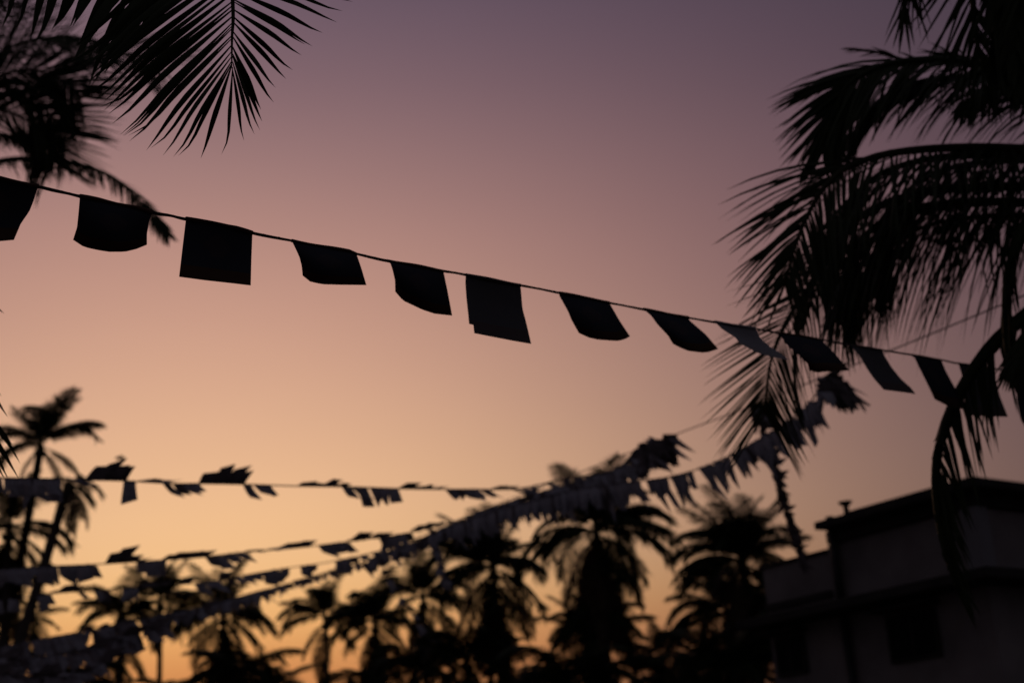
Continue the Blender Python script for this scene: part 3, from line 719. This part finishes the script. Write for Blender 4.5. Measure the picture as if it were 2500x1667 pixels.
# ------------------------------------------------------------------ tattered buntings further back
def scrap(p, w, h, ang, swing, rnd, curl):
    """a small torn flag: hangs from p; ang = how far the wind has turned it up (0 hangs, 180 stands), swing = depth tilt"""
    along = (CRT + TOCAM * rnd.uniform(-.35, .35) + UPV * rnd.uniform(-.1, .1)).normalized()
    dn = (-UPV * math.cos(ang) + CRT * math.sin(ang) * .8 + TOCAM * swing).normalized()
    V, F = [], []
    nx, ny = 3, 3
    cut = rnd.choice((0, 0, 0, 0, 1, 1, 2, 3))
    sk = rnd.uniform(-.15, .3); slope = rnd.uniform(-.35, .45); notch = rnd.choice((1, 2))
    if math.cos(ang) < -.5:
        cut, sk, slope, w = 0, rnd.uniform(.05, .3), rnd.uniform(-.1, .3), w * 1.2
        along = (CRT + TOCAM * rnd.uniform(-.1, .1)).normalized(); curl *= .5
    for j in range(ny + 1):
        v = j / ny
        for i in range(nx + 1):
            u = i / nx - .5
            l = h * v
            if j == ny: l *= (1 + slope * u, 1 + slope * u - (.3 if i == notch else 0), 1 + u * .7, 1 - u * .7, 1)[cut]
            ww = w * u * (1 - (.25 * v if cut > 2 else 0))
            q = p + along * (ww + sk * l) + dn * l + CRT * (curl * v * v * h) + TOCAM * (.18 * h * math.sin(v * 2.6 + u * 3))
            V.append(q)
    for j in range(ny):
        for i in range(nx):
            a = j * (nx + 1) + i
            F.append((a, a + 1, a + nx + 2, a + nx + 1))
    return V, F
def torn_bunting(label, pts, spacing, w, h, seed, state, cord=.012, skip=.0, strips=1.0, m_down=PAPER):
    rnd = random.Random(seed)
    n = max(60, len(pts) * 10)
    cp = spline([P(*q) for q in pts], n)
    r = root('bunting', cp[n // 2], label, 'bunting', 'tattered buntings strung across the dusk sky')
    V, F = tube(cp, cord, 5)
    mobj('cord', V, F, CORD, r, origin=cp[0])
    px = spline([Vector((q[0], q[1], q[2])) for q in pts], n)
    acc = 0; nxt = spacing * .5
    for i in range(n - 1):
        seg = (cp[i + 1] - cp[i]).length
        while acc + seg >= nxt:
            f = (nxt - acc) / seg
            p = cp[i].lerp(cp[i + 1], f); x = px[i].lerp(px[i + 1], f).x
            s = state(x, rnd)
            nxt += spacing * rnd.uniform(.75, 1.25)
            if s is None or rnd.random() < skip: continue
            ang, sw, k, curl = s
            V, F = scrap(p, w * rnd.uniform(.75, 1.15) * strips, h * rnd.uniform(.75, 1.15) * k, ang, sw, rnd, curl)
            up_ = math.cos(ang) < -.2
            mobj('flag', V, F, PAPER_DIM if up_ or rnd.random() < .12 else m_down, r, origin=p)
        acc += seg
    return r
def zones(lst, default=None):
    """lst of (x0, x1, kind): up / down / flat / fold / none"""
    def st_(x, rnd):
        k = default
        for a, b, c in lst:
            if a <= x < b: k = c
        if k is None: return None
        if k == 'up': return (R(rnd.uniform(150, 172)), rnd.uniform(-.2, .3), rnd.uniform(.6, 1.15), rnd.uniform(.1, .5))
        if k == 'flat': return (R(rnd.choice((70, 85, 100, 110))), rnd.uniform(-.6, .6), rnd.uniform(.5, .9), .1)
        if k == 'lowup': return (R(rnd.uniform(100, 140)), rnd.uniform(-.5, .5), rnd.uniform(.45, .75), .2)
        if k == 'diag': return (R(rnd.uniform(25, 50)), rnd.uniform(-.3, .5), rnd.uniform(.6, 1.0), .2)
        if k == 'tiny': return None if rnd.random() < .45 else (R(rnd.uniform(-20, 60)), rnd.uniform(-.5, .5), rnd.uniform(.22, .5), 0)
        if k == 'small': return None if rnd.random() < .15 else (R(rnd.uniform(-20, 70)), rnd.uniform(-.5, .5), rnd.uniform(.4, .75), 0)
        if k == 'gap': return None if rnd.random() < .3 else (R(rnd.uniform(5, 30)), rnd.uniform(-.3, .3), rnd.uniform(.7, 1.25), .05)
        if k == 'mess': return (R(rnd.uniform(-25, 60) if rnd.random() < .85 else rnd.uniform(90, 140)), rnd.uniform(-.6, .6), rnd.uniform(.45, 1.0), rnd.uniform(-.2, .3))
        return (R(rnd.uniform(-8, 18)), rnd.uniform(-.2, .3), rnd.uniform(.8, 1.15), rnd.uniform(-.05, .1))
    return st_
torn_bunting('highest thin tattered bunting, level across the sky, some flags blown upright',
    [(-180, 1160, 17), (0, 1166, 18), (100, 1168, 18.6), (200, 1171, 19.2), (300, 1173, 19.8), (420, 1180, 20.6), (500, 1180, 21), (600, 1182, 21.6), (720, 1186, 22.2), (850, 1188, 23), (1000, 1193, 23.6), (1150, 1194, 24.2),
     (1268, 1192, 24.6), (1372, 1170, 25), (1480, 1152, 25), (1560, 1115, 24.8), (1640, 1064, 24.4)],
    .17, .19, .28, 101, zones([(-200, 150, 'down'), (150, 205, 'flat'), (205, 300, 'up'), (300, 330, 'down'), (330, 400, 'flat'), (400, 480, 'diag'), (480, 590, 'up'), (590, 650, 'diag'), (650, 715, None), (715, 800, 'lowup'),
     (800, 840, 'flat'), (840, 880, 'diag'), (880, 980, 'down'), (980, 1060, 'lowup'), (1060, 1090, 'flat'), (1090, 1190, 'diag'), (1190, 1240, 'flat'), (1240, 1340, 'flat'), (1340, 1500, 'mess'), (1500, 1645, 'mess')]))
torn_bunting('second thin tattered bunting from the top at the left, just under the bare trunks\' crowns',
    [(-150, 1394, 22), (0, 1389, 23), (102, 1382, 23.5), (212, 1378, 24), (344, 1370, 24.8), (485, 1360, 25.6), (600, 1347, 26.4), (720, 1337, 27.2), (846, 1322, 28), (998, 1300, 29), (1070, 1280, 29.4)],
    .17, .24, .29, 102, zones([(-200, 130, 'down'), (130, 235, 'down'), (235, 300, 'up'), (300, 345, 'lowup'), (345, 410, 'down'), (410, 500, 'lowup'), (500, 610, 'diag'), (610, 640, 'flat'), (640, 760, 'lowup'), (760, 850, 'diag'),
     (850, 920, 'lowup'), (920, 1000, 'down'), (1000, 1075, 'lowup')]), skip=.12)
torn_bunting('third thin tattered bunting from the top at the left, small sparse flags',
    [(-150, 1470, 26), (0, 1464, 27), (60, 1458, 27), (127, 1448, 28), (240, 1440, 28.6), (344, 1433, 29.2), (440, 1426, 30), (536, 1416, 30.6), (600, 1403, 31), (694, 1387, 31.6), (775, 1376, 32), (860, 1360, 32.6), (950, 1338, 33.2), (1045, 1306, 34)],
    .19, .24, .28, 103, zones([(-200, 40, 'down'), (40, 90, 'flat'), (90, 125, 'down'), (125, 180, 'lowup'), (180, 240, 'diag'), (240, 270, 'down'), (270, 350, 'down'), (350, 460, 'lowup'), (460, 540, 'diag'), (540, 560, 'up'), (560, 640, 'diag'),
     (640, 700, 'down'), (700, 740, 'up'), (740, 860, 'down'), (860, 1100, 'mess')]), skip=.25)
torn_bunting('thick fringed bunting climbing rightward to a clump just under the large square flags',
    [(560, 1462, 36), (640, 1440, 35), (700, 1428, 34.5), (790, 1402, 33.8), (870, 1376, 33), (940, 1348, 32.2), (1000, 1326, 31.6), (1080, 1290, 30.6), (1200, 1250, 29.2), (1300, 1222, 28), (1400, 1196, 27), (1536, 1176, 25.4), (1620, 1166, 24.4), (1700, 1146, 23.4),
     (1777, 1114, 22.4), (1870, 1062, 21.4), (1957, 1005, 20.4), (1990, 965, 20), (2030, 915, 19.6)],
    .105, .12, .42, 104, zones([(0, 640, 'mess'), (640, 860, 'tiny'), (860, 1100, 'small'), (1100, 1560, 'down'), (1560, 2000, 'gap'), (2000, 2040, 'mess')], 'down'), strips=1.0)
torn_bunting('dense bunting overlapping the thick fringed one behind the tallest middle palm',
    [(690, 1436, 38), (800, 1404, 37), (900, 1372, 36), (1000, 1332, 34.5), (1090, 1284, 33), (1200, 1240, 31), (1300, 1206, 29.4), (1400, 1180, 28.2), (1480, 1160, 27), (1560, 1120, 25.6), (1640, 1062, 24.2)],
    .11, .19, .42, 105, zones([(0, 880, None), (880, 1150, 'small'), (1150, 1700, 'mess')], 'mess'))
torn_bunting('ragged bunting crossing the broad bushy palm, rising from the lower left edge',
    [(-150, 1600, 30), (0, 1580, 31), (90, 1560, 31.6), (200, 1541, 32.4), (300, 1520, 33), (420, 1496, 34), (500, 1478, 34.6), (600, 1453, 35.6), (694, 1426, 36.4), (775, 1402, 37), (870, 1376, 38)],
    .09, .22, .42, 106, zones([(-200, 70, 'down'), (70, 190, 'gap'), (190, 560, 'mess'), (560, 690, 'small'), (690, 900, 'tiny')]))
torn_bunting('lowest dense bunting filling the bottom left corner',
    [(-150, 1620, 22), (0, 1606, 22.6), (100, 1602, 23), (200, 1590, 23.4), (280, 1562, 24), (340, 1540, 24.4), (400, 1520, 25)],
    .06, .24, .36, 107, zones([(-200, 400, 'mess')]))
torn_bunting('second dense bunting at the bottom left corner, hanging nearer the ground',
    [(-150, 1650, 21), (0, 1646, 21.4), (100, 1650, 22), (200, 1640, 22.6), (260, 1610, 23)],
    .07, .22, .30, 108, zones([(-200, 400, 'mess')]))
torn_bunting('short ragged bunting dangling straight down beside the narrow palm with the upright frond',
    [(1052, 1286, 30), (1060, 1330, 30), (1072, 1370, 30), (1086, 1425, 30.2)], .085, .16, .2, 109, zones([], 'mess'))
torn_bunting('loose ragged bunting trailing diagonally down over the dense dark palm',
    [(925, 1362, 32), (950, 1410, 32), (985, 1465, 32), (1015, 1510, 32), (1050, 1565, 32)], .13, .16, .2, 110, zones([], 'mess'), skip=.1)
torn_bunting('twisted garland hanging from the thin wire down to the parapet of the house',
    [(1842, 984, 21.8), (1860, 1004, 21.9), (1866, 1060, 22), (1886, 1110, 22.2), (1898, 1170, 22.6), (1916, 1230, 23), (1938, 1300, 23.6), (1962, 1385, 24.2)],
    .05, .14, .16, 111, zones([], 'mess'), cord=.03, m_down=PAPER_DIM)  # dim plastic: the garland's weaker light is put into its colour
# knots of torn plastic where the strings are tied to the wire
def knot(cx, cy, d, spread, n, seed, label):
    rnd = random.Random(seed)
    c = P(cx, cy, d)
    r = root('torn_streamer', c, label, 'streamer', 'clumps of torn plastic tied to the wire')
    V, F = tube([c + CRT * -.12, c, c + CRT * .12], .05, 8)
    mobj('tie', V, F, CORD, r)
    for k in range(n):
        p = P(cx + rnd.uniform(*spread[0]), cy + rnd.uniform(*spread[1]), d + rnd.uniform(-.2, .2))
        V, F = scrap(p, rnd.uniform(.08, .2), rnd.uniform(.2, .42), R(rnd.uniform(5, 55)), rnd.uniform(-.4, .4), rnd, .1)
        mobj('strip', V, F, PAPER if k % 5 == 0 else PAPER_DIM, r, origin=p)  # most strips take the darker copy, shade painted into the colour
    return r
knot(1636, 1066, 24.3, ((-75, 10), (-8, 45)), 26, 7, 'ragged plastic clump on the thin wire above the tallest middle palm')
knot(2036, 924, 19.6, ((-32, 22), (-6, 34)), 22, 8, 'ragged shade-toned plastic clump just under the tenth square flag, by the hanging fan of leaflets')
# spread-out top of the garland
knot(1850, 990, 21.8, ((-8, 14), (-4, 30)), 7, 9, 'small torn plastic tuft at the top of the twisted garland')

# thin support wire
wp = spline([P(-50, 1760, 46), P(600, 1478, 40), P(1194, 1238, 33), P(1447, 1140, 28.5), P(1640, 1064, 24.4), P(1850, 985, 21.7), P(2030, 912, 19.6), P(2200, 845, 17.6), P(2480, 730, 15.2), P(2760, 615, 13.2)], 80)
V, F = tube(wp, .010, 5)
tag(mobj('wire', V, F, WIRE, origin=wp[0], smooth=True), 'thin straight wire running diagonally up to the right behind the square flags', 'wire')

# small bird above the highest thin bunting
bp = P(293, 1118, 45)
bird = root('bird', bp, 'tiny blurred bird flying just above the highest thin bunting', 'bird')
V, F = tube([bp - CRT * .16, bp - CRT * .08, bp + CRT * .05, bp + CRT * .14, bp + CRT * .18], lambda f: (.012, .045, .05, .035, .01)[int(round(f * 4))], 8)
mobj('body', V, F, CORD, bird)
for s in (1, -1):
    V = [bp + TOCAM * (.03 * s) + CRT * -.05, bp + TOCAM * (.03 * s) + CRT * .07, bp + TOCAM * (.2 * s) + UPV * .08 + CRT * .04, bp + TOCAM * (.36 * s) + UPV * .03 + CRT * -.06, bp + TOCAM * (.2 * s) + UPV * .07 + CRT * -.06]
    V = V + [v - UPV * .012 for v in V]
    F = [(0, 1, 2, 4), (4, 2, 3), (9, 7, 6, 5), (8, 7, 9), (0, 5, 6, 1), (1, 6, 7, 2), (2, 7, 8, 3), (3, 8, 9, 4), (4, 9, 5, 0)]
    mobj('wing', V, F, CORD, bird)
